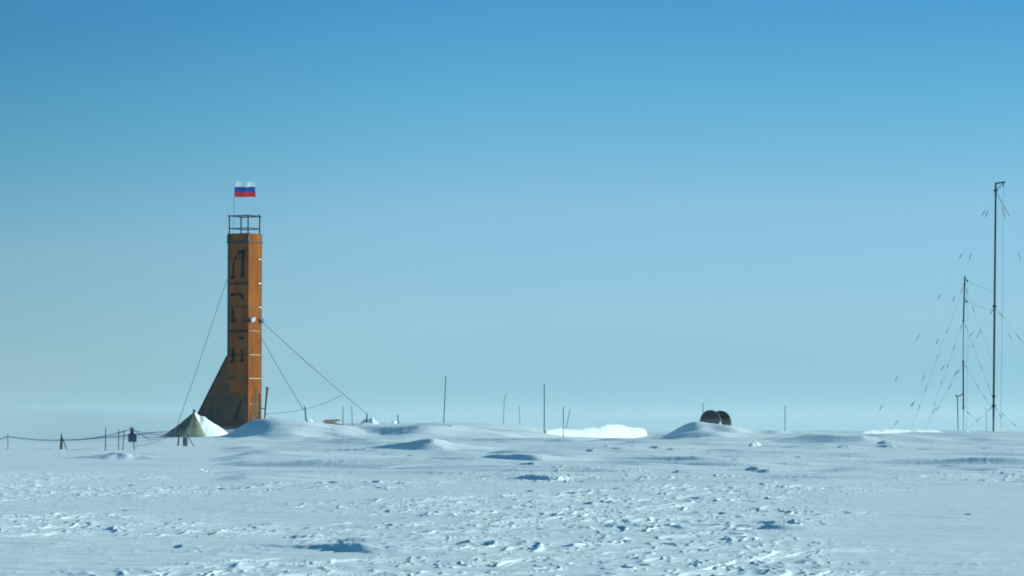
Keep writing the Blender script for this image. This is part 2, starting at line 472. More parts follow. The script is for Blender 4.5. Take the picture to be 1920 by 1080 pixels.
# corner posts
for (x, y, w_) in ((-W + .10, -.018, .22),):
    m = MB(); m.box((x, y, HT / 2 + tz(668) / 2), (w_, .034, HT - tz(668))); m.build('corner_trim', M_TRIM, tower)
m = MB(); m.box((-.02, -.012, HT / 2 - .1), (.05, .022, HT - .3)); m.build('corner_trim', M_BAND, tower)
m = MB(); m.box((.012, W - .05, HT / 2 - .1), (.022, .10, HT - .3)); m.build('corner_trim', mat('rust_trim', (.16, .10, .05)), tower)
# panel seams: dark on the shaded side, rimmed with snow on the sunny side
for row, thick in ((484, .07), (531, .15), (575, .07), (620.5, .17), (665, .09)):
    m = MB(); m.box((-W / 2, -.026, tz(row)), (W - .02, .05, thick)); m.build('seam_band', M_BAND, tower)
for row, p0, p1, th in ((484.5, 483, 488, .07), (530, 483, 488, .09), (575, 484, 489, .07)):
    m = MB(); m.box((.03, (ry(p0) + ry(p1)) / 2, tz(row)), (.07, ry(p1) - ry(p0), th), bev=.015); m.build('seam_snow', M_SNOWLUMP, tower)
for row, th in ((484.5, .03), (530, .03), (575, .03)):
    m = MB(); m.box((.012, W * .40, tz(row)), (.022, W * .78, th)); m.build('seam_band', mat('seam_rust', (.15, .06, .02)), tower)
for row, p0, p1, th in ((620, 467, 485, .05), (665, 467, 487, .075), (709.5, 466, 488, .09), (757.5, 467, 485, .05)):
    m = MB()
    n = 7
    for k in range(n):
        y0 = ry(p0) + (ry(p1) - ry(p0)) * k / n; y1 = ry(p0) + (ry(p1) - ry(p0)) * (k + .96) / n
        m.box((.022, (y0 + y1) / 2, tz(row) + random.uniform(-.012, .012)), (.044, y1 - y0, th * random.uniform(.6, 1.1)))
    m.build('seam_snow', mat('snowy_seam', (.58, .44, .27), var=.25, scale=8), tower)

# painted lettering on the shaded face
def stroke(m, pts, w):
    w *= 1.2
    pts = [(lx(a), tz(b)) for a, b in pts]
    for (x0, z0), (x1, z1) in zip(pts, pts[1:]):
        d = Vector((x1 - x0, 0, z1 - z0)); L = d.length; d.normalize()
        m.box(((x0 + x1) / 2, -.055, (z0 + z1) / 2), (L + w * .5, .03 + random.uniform(0, .004), w), (d, Vector((0, 1, 0)), Vector((-d.z, 0, d.x))))
def disc(m, px, row, rx, rz_):
    m.prism([(lx(px) + rx * math.cos(t), -.075, tz(row) + rz_ * math.sin(t)) for t in [k * math.pi / 8 for k in range(16)]], (0, .035, 0))
L1 = MB()
stroke(L1, [(436.5, 519), (436.8, 505), (437, 496)], .13)
stroke(L1, [(437, 497), (438.6, 487), (443, 479), (449, 473.5)], .09)
stroke(L1, [(447, 473.5), (453, 471), (458, 470.5)], .26)
stroke(L1, [(456, 471), (455, 480)], .22)
stroke(L1, [(454.6, 478), (454.0, 516)], .16)
stroke(L1, [(433, 520.2), (440, 519.8)], .18); stroke(L1, [(450.5, 517), (457, 516.6)], .16)
disc(L1, 436.5, 518.5, .15, .13); disc(L1, 453.8, 515.5, .15, .13)
L1.build('letter', M_BLACK, tower)
L2 = MB()
stroke(L2, [(433, 552), (441, 551), (449, 551.5), (453, 554), (454.5, 559.5)], .17)
disc(L2, 435, 553, .16, .13)
L2.build('letter', M_BLACK, tower); L2 = MB()
stroke(L2, [(436.3, 579), (436.3, 597)], .12)
disc(L2, 437.5, 600, .26, .19)
L2.build('letter', M_BLACK, tower)
L3 = MB()
stroke(L3, [(449.5, 634), (456, 633.6)], .16)
L3.build('letter', M_BLACK, tower); L3 = MB()
stroke(L3, [(436, 654), (436.5, 677)], .13); stroke(L3, [(433, 678.5), (440, 678)], .17)
disc(L3, 436.5, 666, .17, .2)
L3.build('letter', M_BLACK, tower); L3 = MB()
stroke(L3, [(453, 655), (453.5, 675)], .12); stroke(L3, [(450, 676.5), (457, 676)], .16)
disc(L3, 453.4, 674, .15, .13)
L3.build('letter', M_BLACK, tower)

# floodlights at the corner and the guy bracket
m = MB(); m.box((lx(459.5), -.16, tz(600)), (.34, .26, .36), bev=.05); m.tube([(lx(459.5), -.02, tz(593)), (lx(459.5), -.16, tz(596))], .04, 6)
fl = m.build('floodlight', M_STEEL, tower)
m = MB(); m.box((.18, ry(468.5), tz(599)), (.28, .36, .34), bev=.05); fl2 = m.build('floodlight', M_STEEL, tower)
m = MB(); m.tube([(.12, ry(467.8), tz(597)), (.40, ry(467.2), tz(599.5))], [.15, .22], 14); m.build('reflector', M_WHITE, fl2)
m = MB(); m.prism([(.02, ry(484), tz(597)), (.02, ry(491), tz(596)), (.02, ry(491), tz(604)), (.02, ry(489), tz(603.5))], (.16, 0, 0)); m.build('guy_bracket', M_TEAL, tower)

# top platform: posts, two rails, lower clamp band
def P_loc(px, row, Y): 
    inv = (Matrix.Translation(tower.location) @ Matrix.Rotation(ANG, 4, 'Z')).inverted()
    return inv @ P(px, row, Y)
k = .95
rl = [(-W * .95, W * .03), (-.10, W * .03), (-.10, W * .9), (-W * .95, W * .9)]
post_top = tz(402.5)
m = MB()
for (x, y) in rl:
    m.tube([(x, y, HT - .1), (x, y, post_top)], .055, 8)
for (x, y) in ((-W * .95, -.06), (-.10, -.06)):
    m.box((x, y, tz(446)), (.2, .11, tz(438) - tz(454)))
posts = []
for (x, y) in rl:
    q = MB(); q.tube([(x, y, HT - .1), (x, y, post_top)], .06, 8); posts.append(q)
railing = MB()
ov = .16
for row, r, o_ in ((403.2, .055, ov), (427, .045, .05)):
    z = tz(row)
    railing.tube([(rl[0][0] - o_, rl[0][1], z), (rl[1][0] + o_, rl[1][1], z)], r, 6)
    railing.tube([(rl[1][0], rl[1][1] - o_, z + .02), (rl[2][0], rl[2][1] + o_, z + .02)], r, 6)
    railing.tube([(rl[3][0] - o_, rl[3][1], z), (rl[2][0] + o_, rl[2][1], z)], r, 6)
    railing.tube([(rl[0][0], rl[0][1] - o_, z + .02), (rl[3][0], rl[3][1] + o_, z + .02)], r, 6)
rail_o = railing.build('railing', M_STEEL, tower)
for q in posts: q.build('railing_post', M_STEEL, rail_o)
for (x, w_) in ((-W * .96, .20), (-.10, .26)):
    q = MB(); q.box((x, -.06, tz(446.5)), (w_, .10, tz(439) - tz(454))); q.build('clamp_post', M_STEEL, tower)
q = MB(); q.box((-W / 2, -.065, tz(453.5)), (W + .1, .13, .13)); q.box((.05, W / 2, tz(452.5)), (.10, W + .14, .08)); q.build('clamp_band', M_STEEL, tower)
q = MB(); q.box((-W / 2, W / 2, HT + .03), (W + .08, W + .08, .06)); q.build('cap', mat('cap_paint', (.09, .06, .04)), tower)
q = MB(); q.box((-.1, W * .84, tz(401)), (.14, .14, .14), bev=.03); q.build('beacon', M_STEEL, tower)

# flag
fb, ft = P(437, 440, TY + .6), P(440.3, 340, TY + .6)
flag = empty('flag', fb)
tag(flag, 'white, blue and red striped flag on a thin pole above the orange tower', 'flag')
m = MB(); m.tube([fb, ft], .016, 6); m.build('flagpole', M_GREY, flag, world_pts=True)
fm = MB()
nx, nz = 28, 12
fw, fh = 40.5 * ts, 28.5 * ts
f0 = ft + Vector((0.02, 0, -.06))
fdir = Vector((math.cos(R(22)), -math.sin(R(22)), 0)) / math.cos(R(22))
fn = Vector((fdir.y, -fdir.x, 0)).normalized()
vs = []
for j in range(nz + 1):
    for i in range(nx + 1):
        t = i / nx
        off = .15 * t ** .7 * math.sin(t * 8.5 + j * .12) + .06 * math.sin(t * 17 + 1 + j * .3) * t
        lean = -(ft - fb).normalized() * (fh * j / nz)
        sag = -.05 * t * t + .015 * math.sin(t * 9)
        edge = (.03 * math.sin(j * 1.7) if i == nx else 0)
        vs.append(f0 + fdir * (fw * t + edge) + lean + fn * off + Vector((0, 0, sag)))
base = len(fm.v); fm.v += [tuple(v) for v in vs]
for j in range(nz):
    for i in range(nx):
        a = j * (nx + 1) + i
        fm.f.append((a, a + 1, a + nx + 2, a + nx + 1)); fm.m.append(j // 4)
cl = fm.build('cloth', [M_FW, M_FB, M_FR], flag, smooth=True, world_pts=True)

# ------------------------------------------------------------------ stakes, poles, fence
def pole(name, label, cat, group, top, bot, Y, r=.035, mt=M_STEEL, mid=None, sink=.5):
    pt, pb = P(top[0], top[1], Y), P(bot[0], bot[1], Y)
    g = gz(pb.x, Y)
    d = (pb - pt).normalized()
    if pb.z > g - .05: pb = pb + d * ((pb.z - g + sink) / max(.2, -d.z))
    root = empty(name, (pb.x, pb.y, g))
    m = MB()
    pts = [pt, pb] if mid is None else [pt, P(mid[0], mid[1], Y), pb]
    m.tube(pts, [r * .85] * (len(pts) - 1) + [r], 8)
    o = m.build(name, mt)
    bpy.data.objects.remove(root)
    # origin to the foot of the pole
    off = Vector((pb.x, pb.y, g)); 
    o.data.transform(Matrix.Translation(-off)); o.location = off
    tag(o, label, cat, group)
    return o

MP = 'marker poles standing in the snow'
pole('marker_pole', 'tall dark pole leaning slightly right, left of the centre of the skyline', 'pole', MP, (836, 705), (832, 792), 285, .042)
pole('marker_pole', 'faint pole whose top is bent over to the right', 'pole', MP, (950.5, 737), (945, 792), 310, .030, M_GREY, mid=(945.7, 748))
pole('marker_pole', 'short faint pole just right of the bent-topped pole', 'pole', MP, (973.5, 761), (974.5, 792), 310, .026, M_GREY)
pole('marker_pole', 'tall straight pole at the left end of the bright white snow bank', 'pole', MP, (1020.5, 720), (1020.5, 812), 256, .040)
pole('marker_pole', 'medium pole standing in front of the bright white snow bank', 'pole', MP, (1056.5, 762), (1056, 816), 250, .034)
pole('marker_pole', 'short stick tilted to the right behind the white snow bank', 'pole', MP, (1069, 768), (1062, 800), 300, .035, M_GREY)
pole('marker_pole', 'thin short pole rising behind the cable drum', 'pole', MP, (1318, 754), (1318.5, 800), 262, .034, M_GREY)
pole('marker_pole', 'lone thin pole between the cable drum and the masts', 'pole', MP, (1472, 761), (1472, 808), 250, .032)
pole('marker_pole', 'left one of two grey stakes right of the orange boards', 'pole', MP, (643, 762), (643, 793), 275, .038, M_GREY)
pole('marker_pole', 'right one of two grey stakes right of the orange boards', 'pole', MP, (659.5, 762), (660.5, 793), 278, .034, M_GREY)
pole('marker_pole', 'very short grey stub by a white snow lump on the skyline', 'pole', MP, (745.5, 778), (747, 790), 300, .06, M_GREY)
pole('marker_pole', 'thin faint pole just left of the tallest mast', 'pole', MP, (1849, 764), (1849.5, 811), 302, .028, M_GREY)
pole('marker_pole', 'short faint stub on the crest right of the tall leaning pole', 'pole', MP, (850, 797), (857, 814), 250, .03, M_GREY)

ap = pole('anchor_post', 'short dark post leaning left at the foot of the shorter tower guy', 'post', 'anchor posts of the tower guys', (571.5, 762), (574, 789), 256, .06)
ap2 = pole('anchor_post', 'small dark post at the foot of the long tower guy', 'post', 'anchor posts of the tower guys', (688, 775), (688, 792), 270, .06)

lp = empty('leaning_pole', P(495, 800, 254)); tag(lp, 'dark pole leaning right beside the sunlit wall of the tower', 'pole')
m = MB(); m.tube([P(501, 728, 256), P(494.5, 803, 254)], [.085, .05], 8); m.tube([P(501.2, 726, 256), P(500.9, 731, 256)], .11, 8); m.build('pole', M_STEEL, lp, world_pts=True)
m = MB(); m.tube([P(489, 766.5, 256.5), P(497.5, 765.5, 255)], .045, 6); m.build('crossbar', M_STEEL, lp, world_pts=True)

# fence of posts and rope on the left
FP = 'posts of the rope fence'
pole('fence_post', 'thin grey fence post nearest the left edge of the photo', 'post', FP, (14.5, 814), (15, 847), 172, .022, M_GREY)
YB = 174.0
bp_ = empty('fence_post', P(114, 846, YB)); tag(bp_, 'stout dark wooden fence post with a slanted brace', 'post', FP)
g = gz(bp_.location.x, YB)
m = MB(); m.tube([P(115.6, 812, YB), P(115.2, 820, YB), P(113.6, 850, YB)], [.02, .05, .075], 8); m.build('post', M_DARKWOOD, bp_, world_pts=True)
m = MB(); m.tube([P(117, 821, YB), P(128, 850, YB)], .028, 6); m.tube([P(117.5, 822, YB + .3), P(117, 846, YB + .3)], .014, 6); m.build('brace', M_DARKWOOD, bp_, world_pts=True)
pole('fence_post', 'dark fence post, leftmost of the three left of the blue box', 'post', FP, (198.3, 802), (197.6, 846), 172, .028, M_STEEL)
pole('fence_post', 'dark fence post, middle of the three left of the blue box', 'post', FP, (222.8, 805), (222.3, 846), 173, .026, M_STEEL)
pole('fence_post', 'slightly tilted fence post right beside the blue box', 'post', FP, (233, 806), (230, 846), 173, .026, M_STEEL)
YX = 174.0
xp = empty('fence_post', P(251, 845, YX)); tag(xp, 'fence post with forked top carrying the dark blue box', 'post', FP)
m = MB(); m.tube([P(247.5, 805, YX), P(247.8, 816, YX)], .10, 8); m.tube([P(247.8, 816, YX), P(250.3, 829, YX), P(252.5, 850, YX)], .026, 6); m.build('post', M_DARKWOOD, xp, world_pts=True)
m = MB(); m.tube([P(247, 806, YX), P(244, 801.5, YX)], .045, 6); m.tube([P(248, 806, YX), P(249, 801.2, YX)], .045, 6); m.build('fork', M_DARKWOOD, xp, world_pts=True)
bx = empty('hanging_box', P(248.5, 821, YX - .12)); tag(bx, 'dark blue square box hanging on the forked fence post', 'box')
m = MB(); m.box((0, 0, 0), (16 * S(YX), .2, 15.5 * S(YX)), bev=.045); m.build('case', M_BLUE, bx)
m = MB(); m.tube([(-.14, 0, .21), (-.02, .05, .34), (.1, 0, .21)], .014, 6); m.build('hanger', M_STEEL, bx)
YT = 190.0
tp = empty('fence_post', P(333, 838, YT)); tag(tp, 'dark tilted fence post with a brace in front of the tent', 'post', FP)
m = MB(); m.tube([P(337.5, 794, YT), P(333.2, 843, YT)], [.03, .055], 8); m.tube([P(339, 797, YT), P(341.5, 799, YT)], .05, 6); m.build('post', M_STEEL, tp, world_pts=True)
m = MB(); m.tube([P(341, 798, YT), P(366.5, 842, YT - 1)], .024, 6); m.build('brace', M_STEEL, tp, world_pts=True)
bk = P(347.5, 831, YT - .5)
bkg = gz(bk.x, YT - .5)
bu = empty('small_drum', (bk.x, YT - .5, max(bk.z, bkg + 9.5 * S(YT)))); tag(bu, 'small grey drum hanging just above the snow in front of the tent', 'drum')
m = MB()
hb = 13 * S(YT); rb = 4.6 * S(YT)
m.tube([(0, 0, -hb / 2 - .15), (0, 0, -hb * .18), (0, 0, -hb * .16), (0, 0, hb * .16), (0, 0, hb * .18), (0, 0, hb / 2)], [rb, rb, rb * 1.06, rb * 1.06, rb, rb], 16)
m.build('body', mat('drum_paint', (.10, .085, .10), var=.3, scale=7), bu)
m = MB(); m.tube([(0, 0, hb / 2), (0, 0, hb / 2 + .03)], rb * 1.05, 16); m.build('lid', M_GREY, bu)
bu['label'] = 'small grey drum standing in the snow in front of the tent'

def sagline(a, b, sag, n=14):
    return [a.lerp(b, i / n) - Vector((0, 0, sag * 4 * (i / n) * (1 - i / n))) for i in range(n + 1)]
def line_thing(name, label, cat, group, pts, r, mt=M_WIRE):
    m = MB(); m.tube(pts, r, 6); o = m.build(name, mt)
    off = Vector(pts[0]); o.data.transform(Matrix.Translation(-off)); o.location = off
    return tag(o, label, cat, group)
G_ROPE = 'ropes of the fence'
line_thing('fence_rope', 'rope running off the left edge from the leftmost fence post', 'rope', G_ROPE, sagline(P(-40, 830, 171), P(15, 818.5, 172), .06), .022)
pts = [P(a, b, y) for a, b, y in ((15, 818.5, 172), (40, 822, 172.5), (70, 824.8, 173), (100, 825.4, 173.5), (118, 825.2, 173.8), (150, 824, 173.8), (175, 821.5, 173), (198, 817.5, 172), (222, 811.5, 173), (234, 808, 173), (246, 805.5, 174))]
line_thing('fence_rope', 'long sagging rope between the leftmost post and the forked post', 'rope', G_ROPE, pts, .024)
pts = [P(a, b, y) for a, b, y in ((248, 805.5, 174), (262, 813, 176), (275, 821, 180), (281, 824.5, 183), (292, 824, 186), (305, 822.5, 200), (314, 821, 214))]
line_thing('fence_rope', 'lower rope drooping from the forked post to the snow by the tent', 'rope', G_ROPE, pts, .022)
pts = sagline(P(248, 805.5, 174), P(314, 818.5, 222), .05)
line_thing('fence_rope', 'upper rope from the forked post to the left corner of the tent', 'rope', G_ROPE, pts, .018)

# guys of the tower
G_GUY = 'guy wires staying the tower'
line_thing('guy_wire', 'guy wire from the left edge of the tower down behind the tent', 'wire', G_GUY, sagline(P(425.5, 524, TY + 1.2), P(327, 812, 226), .15), .020)
line_thing('guy_wire', 'long guy wire from the teal bracket down to the small dark post', 'wire', G_GUY, sagline(P(491, 603, TY + 1.8), P(688, 776, 270), .12), .022)
line_thing('guy_wire', 'shorter steep guy wire from the right edge of the tower to the leaning post', 'wire', G_GUY, sagline(P(490, 633, TY + 1.8), P(570, 770, 256), .08), .020)
line_thing('slack_cable', 'slack cable hung between the leaning pole and the long guy wire', 'cable', None, [P(a, b, 258 + (a - 497) * .06) for a, b in ((497, 775.5), (515, 775), (540, 772.5), (562, 769), (585, 764), (610, 755.5), (640.5, 741))], .020)
line_thing('slack_cable', 'short cable end drooping from the leaning pole to the drift', 'cable', None, [P(a, b, 253) for a, b in ((497, 776), (504, 779.5), (511, 784.5), (515, 789))], .016)

# planks leaning on the sunny wall
PL = 'planks leaning on the sunlit wall of the tower'
for (t, b, dep, w_, mt, lab) in (
        ((475.5, 742), (477, 803), .25, .10, M_WOOD, 'grey-brown plank leaning nearest the tower corner'),
        ((482, 728), (479.5, 803), .45, .12, M_WOOD, 'tallest pale plank leaning on the sunlit wall'),
        ((486.5, 738), (485, 800), .5, .12, M_DARKWOOD, 'dark plank leaning near the right edge of the sunlit wall'),
        ((480, 748), (484, 800), .3, .08, M_DARKWOOD, 'dark narrow plank crossing between the pale planks'),
        ((470, 764), (478, 805), .4, .06, M_PALEWOOD, 'thin pale stick leaning across the sunlit wall')):
    yb = TY + (b[0] - 465) / 25 * W * .84 - dep * .4 - .35
    yt = TY + (t[0] - 465) / 25 * W * .84 - .12
    p0, p1 = P(t[0], t[1], yt), P(b[0], b[1] + 8, yb)
    d = (p1 - p0).normalized(); a = d.cross(Vector((.5, -1, 0))).normalized()
    m = MB(); m.box(((p1 - p0) / -2) + Vector((0, 0, 0)), ((p1 - p0).length, w_, .045), (d, a, d.cross(a)))
    o = m.build('plank', mt); o.location = p1; tag(o, lab, 'plank', PL)

# stack of boards on the skyline
tb = empty('timber_stack', P(624, 795, 262)); tag(tb, 'small stack of orange-brown boards lying on the snow crest', 'boards')
for k_, (a, b) in enumerate((((606, 789.5), (640, 788)), ((608, 792), (632, 791)), ((612, 791.5), (640, 796.5)), ((611, 788.3), (636, 787.4)), ((606, 794.2), (624, 793.6)))):
    p0, p1 = P(a[0], a[1], 262 + k_ * .12), P(b[0], b[1], 261.6 + k_ * .12)
    d = (p1 - p0).normalized(); aa = d.cross(Vector((0, 0, 1))).normalized()
    m = MB(); m.box((p0 + p1) / 2, ((p1 - p0).length, .25, .09), (d, aa, aa.cross(d))); m.build('board', M_PALEWOOD if k_ != 2 else M_WOOD, tb, world_pts=True)

# ------------------------------------------------------------------ tent and snow lumps
tc_ = P(350, 826, 228)
tent = empty('tent', (tc_.x, 228, gz(tc_.x, 228))); tag(tent, 'olive-grey canvas tent with a single peak beside the tower annex', 'tent')
apex = P(364.5, 771, 229.5)
foot = [(284, 824, 228), (325, 829, 224.5), (383, 822, 225.5), (389, 816, 229), (372, 818, 234), (335, 819, 233), (300, 821, 231)]
fp_ = []
for a, b, y in foot:
    p = P(a, b, y); p.z = min(p.z, gz(p.x, y)) - .12; fp_.append(p)
m = MB(); n, rings = len(fp_), 9
ringsv = []
for i in range(rings + 1):
    t = i / rings
    for j in range(n):
        for h_ in range(3):
            q = fp_[j].lerp(fp_[(j + 1) % n], h_ / 3)
            p = apex.lerp(q, t)
            sag = math.sin(math.pi * t) * (.20 if h_ == 0 else .34)
            p.z -= sag * (1.1 if j in (6, 0) else .35)
            ww = float(perlin(np.array([p.x * 1.3 + 4]), np.array([p.z * 2.2 + p.y]), 91)[0]) * .12 * math.sin(math.pi * min(1, t * 1.1))
            p.x += ww; p.y += ww
            ringsv.append(p)
nn = n * 3
fs = [(i * nn + j, i * nn + (j + 1) % nn, (i + 1) * nn + (j + 1) % nn, (i + 1) * nn + j) for i in range(rings) for j in range(nn)]
m.add(ringsv, fs)
m.build('canvas', M_CANVAS, tent, smooth=True, world_pts=True)
m = MB(); m.tube([apex - Vector((0, 0, .5)), apex + Vector((-.02, 0, .06))], .07, 8); m.tube([apex + Vector((-.1, 0, .02)), apex + Vector((.05, 0, .05))], .09, 8); m.build('tent_pole', M_STEEL, tent, world_pts=True)
m = MB(); m.box(P(325, 807, 226.5), (.16, .2, .14), bev=.03); m.build('toggle', M_STEEL, tent, world_pts=True)

def lump(name, label, cat, group, outline, Y, depth, mt=M_SNOWLUMP, rough=.12, facing=0.0, seed=0, kind=None, drop=0.0):
    """a heap of snow whose skyline follows outline [(px,row)...]; `facing` turns its long axis (radians, far end right)"""
    pts = [P(a, b + drop, Y) for a, b in outline]
    base_z = min(gz(p.x, Y) for p in pts)
    n = len(pts)
    nu = max(24, n * 6)
    xs = np.array([p.x for p in pts]); zs = np.array([p.z for p in pts])
    X = np.linspace(xs[0], xs[-1], nu)
    T = np.interp(X, xs, zs)
    rows_f = 14
    m = MB(); vs = []
    tf = math.tan(facing)
    for j in range(-rows_f, rows_f + 1):
        v = j / rows_f
        sh_ = (1 - abs(v) ** 1.7) 
        for i in range(nu):
            e = math.sin(math.pi * i / (nu - 1)) ** .5
            y = Y + v * depth * (.35 + .65 * e) + (X[i] - xs.mean()) * tf
            g0 = gz0[0] if False else base_z - .25
            nz_ = perlin(np.array([X[i] * 2.2 / max(.3, depth)]), np.array([y * 2.2 / max(.3, depth)]), 60 + seed)[0] + .5 * perlin(np.array([X[i] * 6 / max(.3, depth)]), np.array([y * 6 / max(.3, depth)]), 70 + seed)[0]
            hgt = (T[i] - g0) * sh_
            vs.append((X[i] + nz_ * rough * .4, y, g0 + hgt * (1 + nz_ * rough * (1 if abs(v) > .05 else .25))))
    nr = 2 * rows_f + 1
    fs = [(j * nu + i, j * nu + i + 1, (j + 1) * nu + i + 1, (j + 1) * nu + i) for j in range(nr - 1) for i in range(nu - 1)]
    fs.append([j * nu for j in range(nr)]); fs.append([j * nu + nu - 1 for j in range(nr)][::-1])
    m.add(vs, fs)
    o = m.build(name, mt, smooth=True)
    off = Vector((float(xs.mean()), Y, base_z)); o.data.transform(Matrix.Translation(-off)); o.location = off
    return tag(o, label, cat, group, kind)

lump('snow_heap', 'white heap of snow sloping down between the tent and the tower', 'snow heap', None,
     [(360, 822), (366, 773), (371, 776), (378, 781), (384, 781.5), (392, 787), (400, 793.5), (410, 799), (418, 806), (426, 814), (434, 822)], 240, 2.6, facing=.7, rough=.10, seed=1)
lump('snow_bank', 'long bright white bank of snow on the skyline, highest at its right', 'snow bank', None,
     [(1015, 822), (1020, 804), (1034, 801), (1046, 800), (1058, 800.8), (1070, 801.5), (1082, 802), (1094, 800), (1106, 798.5), (1118, 798), (1128, 795), (1140, 792.5), (1158, 792.5), (1175, 795), (1190, 798), (1208, 799), (1220, 803), (1227, 822)], 275, 3.0, facing=1.14, rough=.05, seed=2, drop=3.0)
lump('snow_bank', 'low bright strip of snow on the skyline left of the masts', 'snow bank', None,
     [(1580, 816), (1606, 806.5), (1640, 805.2), (1680, 804.8), (1712, 806), (1730, 805), (1756, 805.5), (1782, 808.5), (1800, 816)], 290, 2.0, facing=1.0, rough=.15, seed=3)
lump('snow_lump', 'tiny white lump at the foot of the shorter mast', 'snow lump', 'white snow lumps', [(1807, 814), (1811, 808), (1814, 808), (1822, 814)], 298, .5, facing=.6, seed=4)
lump('snow_lump', 'steep white lump standing alone below the lone pole', 'snow lump', 'white snow lumps', [(1398, 844), (1405, 833), (1413, 827), (1418, 828), (1426, 833), (1432, 838), (1436, 846)], 182, .6, facing=.8, rough=.2, seed=5)
lump('snow_lump', 'two-topped white lump on the rough snow below the white bank', 'snow lump', 'white snow lumps', [(1030, 908), (1040, 897), (1048, 893), (1055, 895), (1060, 893), (1066, 899), (1071, 896), (1076, 900), (1088, 908)], 103, .35, facing=.9, rough=.2, seed=6)
lump('snow_lump', 'small pale lump on the snow below the tent', 'snow lump', 'white snow lumps', [(370, 890), (376, 879), (382, 882), (390, 884), (400, 890)], 117, .3, facing=.6, rough=.25, seed=7)
lump('snow_lump', 'small white lump at the foot of the sunlit tower wall', 'snow lump', 'white snow lumps', [(463, 816), (466, 801), (472, 799), (476, 803), (480, 816)], 256, .4, facing=.7, rough=.2, seed=8)
lump('snow_lump', 'white lump beside the leaning anchor post', 'snow lump', 'white snow lumps', [(573, 794), (578, 786), (583, 787), (590, 794)], 254, .4, facing=.7, rough=.2, seed=9)
lump('snow_lump', 'low lump of snow around the small post of the long guy', 'snow lump', 'white snow lumps', [(672, 798), (680, 789), (686, 785), (692, 787), (698, 783.5), (704, 789), (714, 798)], 272, .7, facing=.15, rough=.12, seed=10)
lump('snow_lump', 'tiny bright lump beside the grey stub on the skyline', 'snow lump', 'white snow lumps', [(733, 796), (737, 788.5), (741, 789), (745, 796)], 292, .4, facing=.7, seed=11)

# ------------------------------------------------------------------ cable drum on its drift
YD = 250.0
cd_ = P(1342, 792, YD)
drum = empty('cable_drum', cd_); tag(drum, 'dark cable drum with two round flanges half buried on a drift', 'cable drum')
axis = Vector((math.sin(R(34)), math.cos(R(34)), 0))
side = Vector((0, 0, 1)).cross(axis).normalized()
rd = 22.5 * S(YD)
half = 10.5 * S(YD) / math.sin(R(34))
def wheel(c, r, th, n=40):
    m = MB(); m.tube([c - axis * th / 2, c + axis * th / 2], r, n); return m
for sgn, dz in ((-1, .02), (1, -.02)):
    c = axis * (sgn * half) + Vector((0, 0, dz))
    m = wheel(c, rd, .10); fo = m.build('flange', M_DRUM, drum)
    m = MB()
    for a_ in range(3):
        o_ = (a_ - 1) * rd * .5
        hw = math.sqrt(max(0, (rd * .96) ** 2 - o_ ** 2))
        m.box(c - axis * .062 + Vector((0, 0, 1)) * o_, (hw * 2, .02, .06), (side, axis, Vector((0, 0, 1))))
    m.build('batten', M_DARKWOOD, fo)
    m = MB(); ring = [c - axis * .06 * 1 + side * (rd * .97 * math.cos(t)) + Vector((0, 0, rd * .97 * math.sin(t))) for t in [k * math.pi / 24 for k in range(49)]]
    m.tube(ring, .035, 6, cap=False); m.build('rim', M_STEEL, fo)
m = wheel(Vector((0, 0, 0)), rd * .40, half * 2 - .1); m.build('barrel', M_DARKWOOD, drum)
m = wheel(Vector((0, 0, 0)), rd * .55, half * 1.8); m.build('cable_coil', M_BLACK, drum)
lump('snow_lump', 'small bright lump caught between the flanges of the cable drum', 'snow lump', 'white snow lumps', [(1345, 800), (1348, 793), (1350, 791.5), (1352, 793), (1355, 800)], 246.5, .25, facing=.6, seed=12)

# ------------------------------------------------------------------ radio masts
YM = 300.0
ms = S(YM)
mast = empty('radio_mast', P(1862.5, 813, YM)); tag(mast, 'tallest slender mast near the right edge with a bracket arm on top', 'mast', 'radio masts')
MT = lambda row: P(1867.2 + (row - 343) / (812 - 343) * -4.6, row, YM)
m = MB(); m.tube([MT(343), MT(574), MT(761), MT(822)], [.095, .105, .105, .095], 10); m.build('tube', M_STEEL, mast, world_pts=True)
for row, r in ((357, .2), (574, .19), (743, .17), (761, .19)):
    m = MB(); q = MT(row); m.tube([q - Vector((0, 0, .14)), q - Vector((0, 0, .06)), q + Vector((0, 0, .1))], [.12, r, r], 10); m.build('collar', M_STEEL, mast, world_pts=True)
m = MB(); m.tube([P(1865.5, 344.2, YM), P(1885, 341.2, YM)], .075, 8); arm = m.build('arm', M_STEEL, mast, world_pts=True)
m = MB(); m.tube([P(1868.5, 356, YM), P(1880.5, 344, YM)], .035, 6); m.build('arm_brace', M_STEEL, mast, world_pts=True)
m = MB(); m.tube([P(1881.5, 343, YM), P(1881.3, 350, YM)], .05, 6); m.build('pulley', M_STEEL, mast, world_pts=True)
line_thing('halyard', 'thin halyard hanging from the bracket arm of the tallest mast', 'rope', None, [P(1881.2, 349, YM), P(1880, 560, YM), P(1876, 806, YM)], .013, M_GREY)

